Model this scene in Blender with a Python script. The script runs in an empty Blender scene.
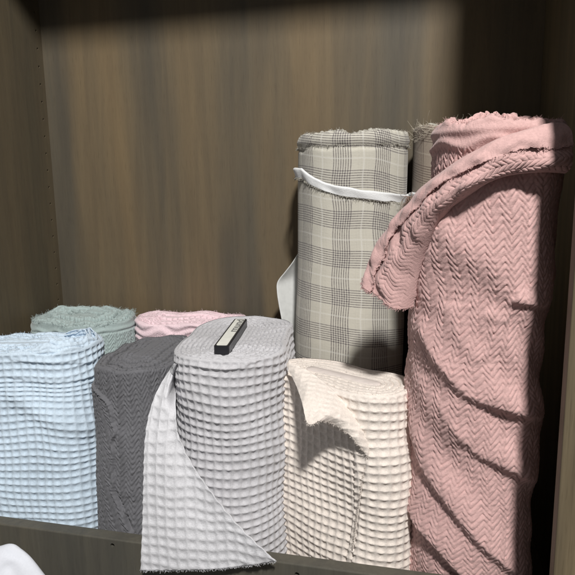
import bpy, bmesh, math, random
import numpy as np
from mathutils import Matrix, Vector

rng = np.random.default_rng(7)
sc = bpy.context.scene
COL = sc.collection
R_ = math.radians

# ------------------------------------------------------------------ camera survey
F = 590.0
YAW, PIT, ROL = R_(13.5), R_(9.9), R_(0.9)
fw = np.array([-math.sin(YAW) * math.cos(PIT), math.cos(YAW) * math.cos(PIT), -math.sin(PIT)])
r0 = np.array([math.cos(YAW), math.sin(YAW), 0.0]); u0 = np.cross(r0, fw)
cr = r0 * math.cos(ROL) - u0 * math.sin(ROL); cu = u0 * math.cos(ROL) + r0 * math.sin(ROL)


def ray(px, py):
    px = np.asarray(px, float)[..., None]; py = np.asarray(py, float)[..., None]
    return fw + cr * (px - 287.5) / F - cu * (py - 287.5) / F


def at(px, py, Y):
    d = ray(px, py)
    return d * (np.asarray(Y, float)[..., None] / d[..., 1:2])


# ------------------------------------------------------------------ small helpers
def smooth(a, b, x):
    t = np.clip((x - a) / (b - a), 0, 1)
    return t * t * (3 - 2 * t)


def wob(u, v, seed, scale, n=9):
    """smooth irregular field, about -1..1, wavelength ~ scale"""
    r = np.random.default_rng(seed)
    out = 0
    for _ in range(n):
        a = r.uniform(0, 2 * math.pi); k = 2 * math.pi / (scale * r.uniform(0.6, 1.7))
        out = out + np.sin(k * (u * math.cos(a) + v * math.sin(a)) + r.uniform(0, 6.28))
    return out / math.sqrt(n)


def fold(U, V, pts, A, wu, wd, taper=0.15):
    """cloth fold: a soft ridge on the left of the line, falling off sharply on its right"""
    pts = spline(np.asarray(pts, float), 16)
    seg = np.diff(pts, axis=0); ln = np.hypot(seg[:, 0], seg[:, 1]); cum = np.r_[0, np.cumsum(ln)]
    best = np.full(U.shape, 1e9); sd = np.zeros(U.shape); tt = np.zeros(U.shape)
    for i in range(len(seg)):
        dx, dy = seg[i]
        pu, pv = U - pts[i, 0], V - pts[i, 1]
        t = np.clip((pu * dx + pv * dy) / (ln[i] ** 2), 0, 1)
        d = np.hypot(pu - t * dx, pv - t * dy)
        m = d < best
        best = np.where(m, d, best)
        sd = np.where(m, np.where(dx * pv - dy * pu > 0, d, -d), sd)
        tt = np.where(m, (cum[i] + t * ln[i]) / cum[-1], tt)
    e = smooth(0, taper, tt) * smooth(0, taper, 1 - tt) * 0.9 + 0.1
    return A * e * np.where(sd > 0, np.exp(-(sd / wu) ** 2), np.exp(-(sd / wd) ** 2))


def spline(pts, n):
    """Catmull-Rom through the points, n samples (uniform in parameter)"""
    p = np.asarray(pts, float)
    p = np.vstack([2 * p[0] - p[1], p, 2 * p[-1] - p[-2]])
    t = np.linspace(0, len(p) - 3 - 1e-9, n)
    i = t.astype(int); f = (t - i)[:, None]
    a, b, c, d = p[i], p[i + 1], p[i + 2], p[i + 3]
    return 0.5 * (2 * b + (c - a) * f + (2 * a - 5 * b + 4 * c - d) * f ** 2 + (3 * b - a - 3 * c + d) * f ** 3)


def link_mesh(name, verts, faces, mat, parent=None, uv=None, smooth_shade=True):
    me = bpy.data.meshes.new(name)
    verts = np.asarray(verts, np.float32); faces = np.asarray(faces, np.int32)
    k = faces.shape[1]
    me.vertices.add(len(verts)); me.vertices.foreach_set('co', verts.ravel())
    me.loops.add(faces.size); me.loops.foreach_set('vertex_index', faces.ravel())
    me.polygons.add(len(faces)); me.polygons.foreach_set('loop_start', np.arange(len(faces), dtype=np.int32) * k)
    me.polygons.foreach_set('loop_total', np.full(len(faces), k, np.int32))
    if smooth_shade:
        me.polygons.foreach_set('use_smooth', np.ones(len(faces), bool))
    if uv is not None:
        l = me.uv_layers.new(name='UVMap')
        l.data.foreach_set('uv', np.asarray(uv, np.float32)[faces.ravel()].ravel())
    me.update(calc_edges=True); me.validate()
    me.materials.append(mat)
    o = bpy.data.objects.new(name, me); COL.objects.link(o)
    if parent is not None:
        o.parent = parent
        o.matrix_parent_inverse = Matrix.Translation(-Vector(parent.location))
    return o


def grid(name, P, mat, parent=None, uv=None, closed=False, thick=0.0, flip=False):
    """P[n,m,3]: n rows, m columns; closed joins the last column to the first"""
    n, m = P.shape[:2]
    idx = np.arange(n * m).reshape(n, m)
    if closed:
        idx = np.hstack([idx, idx[:, :1]])
    a, b, c, d = idx[:-1, :-1], idx[:-1, 1:], idx[1:, 1:], idx[1:, :-1]
    fc = np.stack([a, b, c, d], -1).reshape(-1, 4)
    if flip:
        fc = fc[:, ::-1]
    o = link_mesh(name, P.reshape(-1, 3), fc, mat, parent, None if uv is None else uv.reshape(-1, 2))
    if thick:
        md = o.modifiers.new('thickness', 'SOLIDIFY'); md.thickness = thick; md.offset = 0
    return o


def fibres(name, base, direction, length, rad, mat, parent, curl=0.5, seg=4, seed=0):
    """short loose threads, each a thin three sided tube"""
    r = np.random.default_rng(seed)
    n = len(base)
    d = direction / np.linalg.norm(direction, axis=1, keepdims=True)
    bend = r.normal(0, 1, (n, 3)) * curl
    bend2 = r.normal(0, 1, (n, 3)) * curl
    t = np.linspace(0, 1, seg + 1)[None, :, None]
    L = np.asarray(length, float).reshape(-1, 1, 1)
    C = base[:, None] + L * (d[:, None] * t + bend[:, None] * t ** 2 * 0.5 + bend2[:, None] * (t ** 3 - t ** 2) * 1.2)
    tg = np.gradient(C, axis=1); tg /= np.linalg.norm(tg, axis=2, keepdims=True) + 1e-12
    ref = r.normal(0, 1, (n, 1, 3))
    a = np.cross(tg, ref); a /= np.linalg.norm(a, axis=2, keepdims=True) + 1e-12
    b = np.cross(tg, a)
    rr = rad * (1 - 0.5 * t)
    ring = [C + rr * (a * math.cos(q) + b * math.sin(q)) for q in (0, 2.094, 4.189)]
    V = np.stack(ring, 2)                       # n,seg+1,3,3
    idx = np.arange(n * (seg + 1) * 3).reshape(n, seg + 1, 3)
    fs = []
    for k in range(3):
        k2 = (k + 1) % 3
        fs.append(np.stack([idx[:, :-1, k], idx[:, :-1, k2], idx[:, 1:, k2], idx[:, 1:, k]], -1).reshape(-1, 4))
    return link_mesh(name, V.reshape(-1, 3), np.vstack(fs), mat, parent)


def thing(name, label, cat, loc, group=None):
    o = bpy.data.objects.new(name, None); COL.objects.link(o)
    o.location = loc; o.empty_display_size = 0.05
    o['label'] = label; o['category'] = cat
    if group:
        o['group'] = group
    return o


# ------------------------------------------------------------------ materials
def nodes(name):
    m = bpy.data.materials.new(name); m.use_nodes = True
    nt = m.node_tree; nt.nodes.clear()
    out = nt.nodes.new('ShaderNodeOutputMaterial'); bs = nt.nodes.new('ShaderNodeBsdfPrincipled')
    nt.links.new(bs.outputs[0], out.inputs[0])
    return m, nt, bs


def cloth_mat(name, col, vary=0.12, sheen=0.25, scale=420, bump=0.34, mottled=0.0, dark=None):
    m, nt, bs = nodes(name)
    L = nt.links.new
    tc = nt.nodes.new('ShaderNodeTexCoord')
    n1 = nt.nodes.new('ShaderNodeTexNoise'); n1.inputs['Scale'].default_value = scale; n1.inputs['Detail'].default_value = 3
    n2 = nt.nodes.new('ShaderNodeTexNoise'); n2.inputs['Scale'].default_value = 22; n2.inputs['Detail'].default_value = 4
    L(tc.outputs['Object'], n1.inputs['Vector']); L(tc.outputs['Object'], n2.inputs['Vector'])
    add = nt.nodes.new('ShaderNodeMath'); add.operation = 'ADD'
    mul = nt.nodes.new('ShaderNodeMath'); mul.operation = 'MULTIPLY'; mul.inputs[1].default_value = 0.6
    L(n2.outputs['Fac'], mul.inputs[0]); L(n1.outputs['Fac'], add.inputs[0]); L(mul.outputs[0], add.inputs[1])
    rp = nt.nodes.new('ShaderNodeValToRGB')
    rp.color_ramp.elements[0].position = 0.45; rp.color_ramp.elements[1].position = 1.15
    c = np.array(col)
    rp.color_ramp.elements[0].color = (*(np.array(dark) if dark is not None else c * (1 - vary)), 1)
    rp.color_ramp.elements[1].color = (*np.minimum(c * (1 + vary * 0.8), 0.95), 1)
    rp.color_ramp.elements[1].position = 1.0
    L(add.outputs[0], rp.inputs['Fac'])
    L(rp.outputs['Color'], bs.inputs['Base Color'])
    bs.inputs['Roughness'].default_value = 0.92
    bs.inputs['Specular IOR Level'].default_value = 0.15
    bs.inputs['Sheen Weight'].default_value = sheen; bs.inputs['Sheen Roughness'].default_value = 0.5
    bp = nt.nodes.new('ShaderNodeBump'); bp.inputs['Strength'].default_value = bump; bp.inputs['Distance'].default_value = 0.0015
    n3 = nt.nodes.new('ShaderNodeTexNoise'); n3.inputs['Scale'].default_value = 700; n3.inputs['Detail'].default_value = 4
    L(tc.outputs['Object'], n3.inputs['Vector']); L(n3.outputs['Fac'], bp.inputs['Height'])
    L(bp.outputs[0], bs.inputs['Normal'])
    return m


def plaid_mat(name, base, line, pale):
    """woven check: groups of five dark threads crossing in both directions, with one pale thread between"""
    m, nt, bs = nodes(name)
    L = nt.links.new

    def mth(op, a, b=None, c=None):
        n = nt.nodes.new('ShaderNodeMath'); n.operation = op
        for i, v in enumerate((a, b, c)):
            if v is None:
                continue
            if isinstance(v, (int, float)):
                n.inputs[i].default_value = v
            else:
                L(v, n.inputs[i])
        return n.outputs[0]
    uv = nt.nodes.new('ShaderNodeUVMap')
    sp = nt.nodes.new('ShaderNodeSeparateXYZ'); L(uv.outputs[0], sp.inputs[0])

    def stripes(x, per, off):
        f = mth('FRACT', mth('ADD', mth('DIVIDE', x, per), off))            # 0..1 in the repeat
        k = mth('MULTIPLY', f, 17.0)
        g = mth('FRACT', k)
        thin = mth('LESS_THAN', mth('ABSOLUTE', mth('SUBTRACT', g, 0.5)), 0.25)
        grp = mth('LESS_THAN', f, 8.0 / 17.0)
        dk = mth('MULTIPLY', thin, grp)
        # a fainter group of three
        grp2 = mth('MULTIPLY', mth('GREATER_THAN', f, 10.0 / 17.0), mth('LESS_THAN', f, 15.0 / 17.0))
        dk2 = mth('MULTIPLY', mth('MULTIPLY', thin, grp2), 0.06)
        gw = mth('MULTIPLY', mth('SUBTRACT', 1.0, thin), grp)
        wh = mth('LESS_THAN', mth('ABSOLUTE', mth('SUBTRACT', f, 12.5 / 17.0)), 0.016)
        return mth('MAXIMUM', dk, dk2), mth('MAXIMUM', wh, mth('MULTIPLY', gw, 0.30))
    dv, wv = stripes(sp.outputs[0], 0.060, 0.30)
    dh, wh = stripes(mth('ADD', sp.outputs[1], mth('MULTIPLY', sp.outputs[0], 0.10)), 0.058, 0.10)
    tc = nt.nodes.new('ShaderNodeTexCoord')
    nz = nt.nodes.new('ShaderNodeTexNoise'); nz.inputs['Scale'].default_value = 420; nz.inputs['Detail'].default_value = 3
    L(tc.outputs['Object'], nz.inputs['Vector'])
    nz2 = nt.nodes.new('ShaderNodeTexNoise'); nz2.inputs['Scale'].default_value = 30; nz2.inputs['Detail'].default_value = 4
    L(tc.outputs['Object'], nz2.inputs['Vector'])
    dark = mth('MULTIPLY', mth('MINIMUM', mth('MULTIPLY', mth('ADD', dv, dh), 0.66), 1.0), mth('ADD', nz.outputs['Fac'], 0.42))
    mx = nt.nodes.new('ShaderNodeMix'); mx.data_type = 'RGBA'
    mx.inputs['A'].default_value = (*base, 1); mx.inputs['B'].default_value = (*line, 1); L(dark, mx.inputs['Factor'])
    mp = nt.nodes.new('ShaderNodeMix'); mp.data_type = 'RGBA'
    L(mth('MULTIPLY', mth('MAXIMUM', wv, wh), 0.36), mp.inputs['Factor']); L(mx.outputs['Result'], mp.inputs['A']); mp.inputs['B'].default_value = (*pale, 1)
    mv = nt.nodes.new('ShaderNodeMix'); mv.data_type = 'RGBA'; mv.blend_type = 'MULTIPLY'; mv.inputs['Factor'].default_value = 1.0
    rp = nt.nodes.new('ShaderNodeValToRGB'); rp.color_ramp.elements[0].color = (.82, .82, .82, 1); rp.color_ramp.elements[1].color = (1.0, 1.0, 1.0, 1)
    L(nz2.outputs['Fac'], rp.inputs['Fac'])
    L(mp.outputs['Result'], mv.inputs['A']); L(rp.outputs['Color'], mv.inputs['B'])
    L(mv.outputs['Result'], bs.inputs['Base Color'])
    bs.inputs['Roughness'].default_value = 0.9; bs.inputs['Specular IOR Level'].default_value = 0.15; bs.inputs['Sheen Weight'].default_value = 0.15
    bp = nt.nodes.new('ShaderNodeBump'); bp.inputs['Strength'].default_value = 0.25; bp.inputs['Distance'].default_value = 0.001
    L(nz.outputs['Fac'], bp.inputs['Height']); L(bp.outputs[0], bs.inputs['Normal'])
    return m


def wood_mat(name, a, b, c, rough=0.55, sx=9.0, fine=0.35):
    m, nt, bs = nodes(name)
    L = nt.links.new
    tc = nt.nodes.new('ShaderNodeTexCoord')
    mp = nt.nodes.new('ShaderNodeMapping'); mp.inputs['Scale'].default_value = (sx, sx, 0.55)
    L(tc.outputs['Object'], mp.inputs['Vector'])
    n1 = nt.nodes.new('ShaderNodeTexNoise'); n1.inputs['Scale'].default_value = 1.3; n1.inputs['Detail'].default_value = 3; n1.inputs['Distortion'].default_value = 0.35
    L(mp.outputs[0], n1.inputs['Vector'])
    mp2 = nt.nodes.new('ShaderNodeMapping'); mp2.inputs['Scale'].default_value = (260, 260, 5)
    L(tc.outputs['Object'], mp2.inputs['Vector'])
    n2 = nt.nodes.new('ShaderNodeTexNoise'); n2.inputs['Scale'].default_value = 1.0; n2.inputs['Detail'].default_value = 5
    L(mp2.outputs[0], n2.inputs['Vector'])
    rp = nt.nodes.new('ShaderNodeValToRGB'); e = rp.color_ramp.elements
    e[0].position = 0.36; e[0].color = (*b, 1); e[1].position = 0.66; e[1].color = (*c, 1)
    k = e.new(0.5); k.color = (*a, 1)
    L(n1.outputs['Fac'], rp.inputs['Fac'])
    r2 = nt.nodes.new('ShaderNodeValToRGB'); r2.color_ramp.elements[0].position = 0.3; r2.color_ramp.elements[1].position = 0.7
    lo = 1 - fine
    r2.color_ramp.elements[0].color = (lo, lo, lo, 1); r2.color_ramp.elements[1].color = (1, 1, 1, 1)
    L(n2.outputs['Fac'], r2.inputs['Fac'])
    mx = nt.nodes.new('ShaderNodeMix'); mx.data_type = 'RGBA'; mx.blend_type = 'MULTIPLY'; mx.inputs['Factor'].default_value = 1
    L(rp.outputs['Color'], mx.inputs['A']); L(r2.outputs['Color'], mx.inputs['B'])
    mp3 = nt.nodes.new('ShaderNodeMapping'); mp3.inputs['Scale'].default_value = (55, 55, 4.0)
    L(tc.outputs['Object'], mp3.inputs['Vector'])
    n4 = nt.nodes.new('ShaderNodeTexNoise'); n4.inputs['Scale'].default_value = 1.0; n4.inputs['Detail'].default_value = 6; n4.inputs['Distortion'].default_value = 0.8
    L(mp3.outputs[0], n4.inputs['Vector'])
    r4 = nt.nodes.new('ShaderNodeValToRGB'); r4.color_ramp.elements[0].position = 0.34; r4.color_ramp.elements[1].position = 0.66
    r4.color_ramp.elements[0].color = (.88, .88, .89, 1); r4.color_ramp.elements[1].color = (1.06, 1.05, 1.02, 1)
    L(n4.outputs['Fac'], r4.inputs['Fac'])
    mp5 = nt.nodes.new('ShaderNodeMapping'); mp5.inputs['Scale'].default_value = (900, 900, 40)
    L(tc.outputs['Object'], mp5.inputs['Vector'])
    n5 = nt.nodes.new('ShaderNodeTexNoise'); n5.inputs['Scale'].default_value = 1.0; n5.inputs['Detail'].default_value = 2
    L(mp5.outputs[0], n5.inputs['Vector'])
    r5 = nt.nodes.new('ShaderNodeValToRGB'); r5.color_ramp.elements[0].position = 0.30; r5.color_ramp.elements[1].position = 0.44
    r5.color_ramp.elements[0].color = (.84, .83, .82, 1); r5.color_ramp.elements[1].color = (1, 1, 1, 1)
    L(n5.outputs['Fac'], r5.inputs['Fac'])
    ma = nt.nodes.new('ShaderNodeMix'); ma.data_type = 'RGBA'; ma.blend_type = 'MULTIPLY'; ma.inputs['Factor'].default_value = 1
    L(mx.outputs['Result'], ma.inputs['A']); L(r4.outputs['Color'], ma.inputs['B'])
    mb = nt.nodes.new('ShaderNodeMix'); mb.data_type = 'RGBA'; mb.blend_type = 'MULTIPLY'; mb.inputs['Factor'].default_value = 1
    L(ma.outputs['Result'], mb.inputs['A']); L(r5.outputs['Color'], mb.inputs['B'])
    L(mb.outputs['Result'], bs.inputs['Base Color'])
    bs.inputs['Roughness'].default_value = rough; bs.inputs['Specular IOR Level'].default_value = 0.3
    bp = nt.nodes.new('ShaderNodeBump'); bp.inputs['Strength'].default_value = 0.12; bp.inputs['Distance'].default_value = 0.001
    L(n2.outputs['Fac'], bp.inputs['Height']); L(bp.outputs[0], bs.inputs['Normal'])
    return m


def plain_mat(name, col, rough=0.5, spec=0.4):
    m, nt, bs = nodes(name)
    tc = nt.nodes.new('ShaderNodeTexCoord'); n = nt.nodes.new('ShaderNodeTexNoise'); n.inputs['Scale'].default_value = 120
    rp = nt.nodes.new('ShaderNodeValToRGB')
    rp.color_ramp.elements[0].color = (*[x * 0.85 for x in col], 1); rp.color_ramp.elements[1].color = (*[min(1, x * 1.1) for x in col], 1)
    nt.links.new(tc.outputs['Object'], n.inputs['Vector']); nt.links.new(n.outputs['Fac'], rp.inputs['Fac'])
    nt.links.new(rp.outputs['Color'], bs.inputs['Base Color'])
    bs.inputs['Roughness'].default_value = rough; bs.inputs['Specular IOR Level'].default_value = spec
    return m


M = dict(
    blue=cloth_mat('blue_waffle_cotton', (.58, .69, .80)),
    sage=cloth_mat('sage_cotton', (.37, .45, .445)),
    palepink=cloth_mat('pale_pink_cotton', (.80, .62, .665)),
    dark=cloth_mat('charcoal_cotton', (.145, .145, .157), sheen=0.15),
    grey=cloth_mat('grey_waffle_cotton', (.54, .535, .56)),
    flap=cloth_mat('grey_waffle_reverse', (.62, .62, .65)),
    cream=cloth_mat('cream_waffle_cotton', (.755, .685, .628)),
    pink=cloth_mat('dusty_pink_cotton', (.585, .378, .362)),
    plaid=plaid_mat('grey_check', (.60, .575, .50), (.115, .098, .105), (.80, .79, .75)),
    plaid2=plaid_mat('brown_check', (.36, .30, .245), (.12, .085, .07), (.55, .49, .41)),
    edge=cloth_mat('frayed_check_edge', (.42, .40, .35), vary=0.5),
    thread=cloth_mat('loose_thread', (.60, .54, .44)),
    browntuft=cloth_mat('brown_thread', (.26, .17, .13)),
    white=cloth_mat('white_tape', (.78, .79, .80), vary=0.05),
    whitecloth=cloth_mat('white_cotton', (.66, .68, .74), vary=0.04, bump=0.1),
    paper=plain_mat('pale_paper', (.66, .67, .66), 0.7, 0.2),
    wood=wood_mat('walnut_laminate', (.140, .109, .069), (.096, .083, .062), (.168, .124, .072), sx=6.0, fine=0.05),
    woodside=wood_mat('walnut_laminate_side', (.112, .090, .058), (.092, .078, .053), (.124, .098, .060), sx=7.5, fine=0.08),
    rail=wood_mat('rail_laminate', (.105, .098, .080), (.095, .09, .075), (.115, .105, .082), fine=0.12),
    edgeband=wood_mat('edge_band', (.20, .155, .095), (.175, .14, .09), (.22, .17, .10)),
    black=plain_mat('black_plastic', (.018, .018, .022), 0.35, 0.5),
    label=plain_mat('white_label', (.80, .80, .74), 0.5),
    ink=plain_mat('grey_ink', (.16, .16, .16), 0.6),
    chip=plain_mat('bare_board', (.42, .30, .17), 0.8),
    board=plain_mat('grey_board', (.68, .61, .575), 0.85, 0.2),
    floor=plain_mat('dark_board', (.06, .055, .05), 0.7),
)


# ------------------------------------------------------------------ textures of the cloth (height in metres)
def waffle(u, v, c=0.0115, depth=0.0030):
    """rounded pits between raised threads, the level threads standing a little prouder"""
    x = 2 * (u / c - np.floor(u / c)) - 1
    v = v + 0.0005 * np.cos(math.pi * x)
    y = 2 * (v / c - np.floor(v / c)) - 1
    cx = np.cos(math.pi * x / 2); cy = np.cos(math.pi * y / 2)
    pit = (cx ** 0.75) * (cy ** 0.9)
    s = 1 - pit + 0.10 * (1 - cy) - 0.05 * (1 - cx)
    return depth * (s - 0.5) * (1 + 0.18 * wob(u, v, 777, 0.016, 6))


def herring(u, v, w=0.0125, pitch=0.0068, depth=0.0016, slope=1.05, split=0.5):
    """ribs in chevrons: columns 2w apart, the falling leg taking the share `split`; narrow grooves between flat ribs"""
    k = u / (2 * w); fr = k - np.floor(k)
    tri = np.where(fr < split, fr / split, (1 - fr) / (1 - split)) * w * slope
    t = (v + tri) / pitch; g = np.abs(t - np.floor(t) - 0.5) * 2          # 1 in the groove
    rib = 1 - 2 * np.exp(-((1 - g) / 0.36) ** 2) - 0.25 * (1 - g - 0.5)
    d1 = np.minimum(fr, 1 - fr) * 2 * w; d2 = np.abs(fr - split) * 2 * w
    seam = np.exp(-(d1 / 0.0009) ** 2) + np.exp(-(d2 / 0.0009) ** 2)
    return depth * (0.5 * rib * (1 + 0.45 * wob(u, v, 778, 0.010, 6)) + 0.22 * wob(u, v, 779, 0.006, 6) - 0.40 * seam)


# ------------------------------------------------------------------ rolls of cloth
class Section:
    """oval outline of a bolt: a core of half length L wrapped to radius R, turned by ang from the depth axis"""

    def __init__(s, c, R, L=0.0, ang=0.0, lean=(0.0, 0.0), zref=0.0):
        s.c = np.array(c, float); s.R = R; s.L = L; s.ang = ang; s.lean = lean; s.zref = zref
        s.ax = np.array([-math.sin(ang), math.cos(ang)]); s.nx = np.array([math.cos(ang), math.sin(ang)])
        s.per = 2 * math.pi * R + 4 * L

    def pt(s, q):
        """q = arc length; returns core point and unit normal. starts at front end, goes to the right"""
        q = np.mod(q, s.per)
        h = math.pi * s.R / 2
        a1 = h; a2 = a1 + 2 * s.L; a3 = a2 + 2 * h; a4 = a3 + 2 * s.L
        th = np.where(q < a1, q / s.R, np.where(q < a2, math.pi / 2, np.where(q < a3, math.pi / 2 + (q - a2) / s.R,
              np.where(q < a4, 1.5 * math.pi, 1.5 * math.pi + (q - a4) / s.R))))
        off = np.where(q < a1, -s.L, np.where(q < a2, -s.L + (q - a1), np.where(q < a3, s.L, np.where(q < a4, s.L - (q - a3), -s.L))))
        n = np.sin(th)[..., None] * s.nx - np.cos(th)[..., None] * s.ax
        return s.c + off[..., None] * s.ax, n

    def inside(s, x, y, grow=0.0):
        d0 = np.stack([x, y], -1) - s.c
        a = np.clip(d0 @ s.ax, -s.L, s.L)
        return np.linalg.norm(d0 - a[..., None] * s.ax, axis=-1) < s.R + grow

    def hit(s, px, py, grow=0.0):
        """where the sight line through a pixel first meets the bolt"""
        d = ray(px, py); d = d / d[..., 1:2]
        Y = np.full(d.shape[:-1], 0.45); done = np.zeros(Y.shape, bool)
        for _ in range(1400):
            dz = d[..., 2] * Y - s.zref
            done |= s.inside(d[..., 0] * Y - s.lean[0] * dz, Y - s.lean[1] * dz, grow)
            Y = np.where(done, Y, Y + 0.0005)
            if done.all():
                break
        return d * Y[..., None]

    def arc(s, x, y):
        """arc length of the outline point nearest to x, y"""
        q = np.linspace(0, s.per, 3000, endpoint=False)
        c, n = s.pt(q); p = c + n * s.R
        x = np.atleast_1d(x); y = np.atleast_1d(y)
        i = np.argmin((p[None, :, 0] - x[:, None]) ** 2 + (p[None, :, 1] - y[:, None]) ** 2, axis=1)
        r = q[i]
        return np.where(r > s.per / 2, r - s.per, r)


def arcs(sec, dense, coarse):
    """sample positions round the outline, closer together on the side that faces the room"""
    q = [-sec.per / 2]
    while q[-1] < sec.per / 2:
        c, n = sec.pt(np.array([q[-1]]))
        p = (c + n * sec.R)[0]
        f = (n[0] @ (-p)) / np.linalg.norm(p)
        q.append(q[-1] + (dense if f > -0.12 else coarse))
    return np.array(q[:-1])


def roll_side(root, sec, z0, z1, mat, tex, dense, dz, extra=None, topz=None, seed=1, grow=0.0, lump=0.0025, rim=0.004, name='wound_cloth', zvis=None):
    q = arcs(sec, dense, dense * 4)
    zz = np.arange(0, z1 - z0, dz)
    if zvis is not None:                                   # coarser below what the shelf front hides
        zz = np.r_[np.linspace(0, zvis - z0, 12)[:-1], np.arange(zvis - z0, z1 - z0, dz)]
    t = zz / zz[-1]
    q2, t2 = np.meshgrid(q, t)
    core, n = sec.pt(q2)
    tz = topz(q) if topz is not None else np.zeros(len(q))
    top = z1 + tz
    Z = z0 + (top[None, :] - z0) * t2
    u = q2 + 0.0022 * wob(q2, Z, seed + 5, 0.09)
    v = Z + 0.0030 * wob(q2, Z, seed + 6, 0.14)
    per = sec.per
    fade = 1 - smooth(z1 - 0.006, z1, Z)
    h = tex(u, v) * fade + lump * wob(q2, Z * 0.6, seed, 0.11)
    if extra is not None:
        h = h + extra(q2, Z)
    d = top[None, :] - Z
    h = h - rim * (1 - np.sqrt(np.clip(1 - (1 - np.clip(d / rim, 0, 1)) ** 2, 0, 1)))
    gr = grow * (z1 - Z) / (z1 - z0)
    P = np.empty(Z.shape + (3,))
    P[..., :2] = core + n * (sec.R + h + gr)[..., None]
    P[..., 0] += sec.lean[0] * (Z - sec.zref); P[..., 1] += sec.lean[1] * (Z - sec.zref)
    P[..., 2] = Z
    o = grid(name, P, mat, root, np.stack([q2 + 0.0012 * wob(q2, Z, seed + 8, 0.10), Z + 0.0030 * wob(q2, Z * 0.5, seed + 7, 0.16)], -1), closed=True)
    sec.rim = ((P[-1, :, :2] - core[-1]) * n[-1]).sum(-1)
    return o, q, top


def roll_end(root, sec, q, top, mat, layers, seed=1, ripple=0.0011, c=0.0115, groove=0.005, rough=0.0008, dip=0.0, per=9, rim=0.004, inner=0.0, name='wound_end'):
    """the wound end of a bolt: a spiral of cloth edges with gaps between the turns"""
    r = np.random.default_rng(seed)
    nr = layers * per
    rho = np.linspace(1, inner, nr + 1)
    core, n = sec.pt(q)
    Q, RH = np.meshgrid(q, rho)
    phase = (Q / sec.per + 0.5)
    lay = (1 - RH) * layers / (1 - inner) + phase
    k = np.floor(lay).astype(int); f = lay - k
    ph = r.uniform(0, 6.28, layers + 4); am = r.uniform(0.5, 1.4, layers + 4); hz = r.normal(0, 1, layers + 4)
    ridge = smooth(0.0, 0.15, f) * smooth(1.0, 0.87, f) * 0.85 + 0.15 * np.sin(math.pi * np.clip(f, 0, 1))
    Rr = sec.R * RH
    wave = ripple * am[k] * np.sin(2 * math.pi * Q / c + ph[k]) * smooth(0, 0.08, 1 - RH) * smooth(inner, inner + .2, RH)
    mixc = smooth(inner, inner + 0.35, RH)
    z = top[None, :] * mixc + float(np.mean(top)) * (1 - mixc) - 0.0005 + groove * (ridge - 1) * smooth(0.0, 0.03, 1 - RH) * smooth(inner, inner + 0.25, RH) + rough * hz[k] * smooth(0.02, 0.1, 1 - RH) * smooth(inner, inner + 0.25, RH) \
        + rough * 0.6 * wob(Q, Rr, seed + 9, 0.03) * smooth(0, 0.05, 1 - RH) * mixc - dip * smooth(0.15, 1.0, 1 - RH)
    P = np.empty(Q.shape + (3,))
    P[..., :2] = core[None] + n[None] * (Rr + (sec.rim - sec.R)[None] * smooth(0.0, 1.0, RH) + wave)[..., None]
    P[..., 2] = z
    return grid(name, P, mat, root, np.stack([Q, Rr], -1), closed=True, flip=True)


def rim_fibres(root, sec, q, top, mat, n, length, seed, layers=1, rad=0.00028, lift=1.0, out=0.4, name='frayed_edge', lean=(0, 0)):
    r = np.random.default_rng(seed)
    qq = r.uniform(-sec.per / 2, sec.per / 2, n)
    c, nn = sec.pt(qq)
    rho = 1 - r.uniform(0, 1, n) ** 1.5 * (0.0 if layers == 1 else 0.85)
    b = np.empty((n, 3)); b[:, :2] = c + nn * ((sec.R * rho) - 0.003)[:, None]; b[:, 2] = np.interp(qq, q, top) - 0.001
    d = np.empty((n, 3)); d[:, :2] = nn * out + r.normal(0, .5, (n, 2)); d[:, 2] = lift * r.uniform(0.2, 1, n)
    L = length * r.uniform(0.3, 1.0, n) ** 1.5
    o = fibres(name, b, d, L, rad, mat, root, 1.1, 5, seed)
    o['kind'] = 'stuff'
    return o


GROUP = 'rolls of cloth standing in the cupboard'
FLOOR = -0.530      # shelf board
YB, YF = 1.03, 0.63
XL, XR = -0.713, 0.166

# ------------------------------------------------------------------ cupboard
TOPZ = 0.560
cab = thing('cupboard', 'open walnut brown cupboard with shelf pin holes, holding the rolls of cloth', 'cupboard', (-0.286, 0.83, -0.62))


def bevel_box(name, x0, x1, y0, y1, z0, z1, mat, parent, bev=0.0012):
    bm = bmesh.new()
    bmesh.ops.create_cube(bm, size=1)
    for v in bm.verts:
        v.co = ((x0 + x1) / 2 + v.co.x * (x1 - x0), (y0 + y1) / 2 + v.co.y * (y1 - y0), (z0 + z1) / 2 + v.co.z * (z1 - z0))
    if bev:
        bmesh.ops.bevel(bm, geom=bm.edges[:], offset=bev, segments=2, affect='EDGES', profile=0.5)
    me = bpy.data.meshes.new(name); bm.to_mesh(me); bm.free()
    me.materials.append(mat)
    o = bpy.data.objects.new(name, me); COL.objects.link(o)
    if parent is not None:
        o.parent = parent; o.matrix_parent_inverse = Matrix.Translation(-Vector(parent.location))
    return o


def drill(o, pts, axis, rad, depth):
    """real round holes, cut with a temporary cutter"""
    bm = bmesh.new()
    for p in pts:
        rot = Matrix.Rotation(math.pi / 2, 4, 'Y') if axis == 'X' else Matrix.Rotation(math.pi / 2, 4, 'X')
        bmesh.ops.create_cone(bm, cap_ends=True, segments=14, radius1=rad, radius2=rad, depth=depth * 2, matrix=Matrix.Translation(p) @ rot)
    me = bpy.data.meshes.new('cutter'); bm.to_mesh(me); bm.free()
    c = bpy.data.objects.new('cutter', me); COL.objects.link(c)
    md = o.modifiers.new('holes', 'BOOLEAN'); md.object = c; md.solver = 'EXACT'
    bpy.context.view_layer.update()
    ev = o.evaluated_get(bpy.context.evaluated_depsgraph_get())
    new = bpy.data.meshes.new_from_object(ev)
    o.modifiers.clear(); o.data = new
    bpy.data.objects.remove(c); bpy.data.meshes.remove(me)


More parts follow.
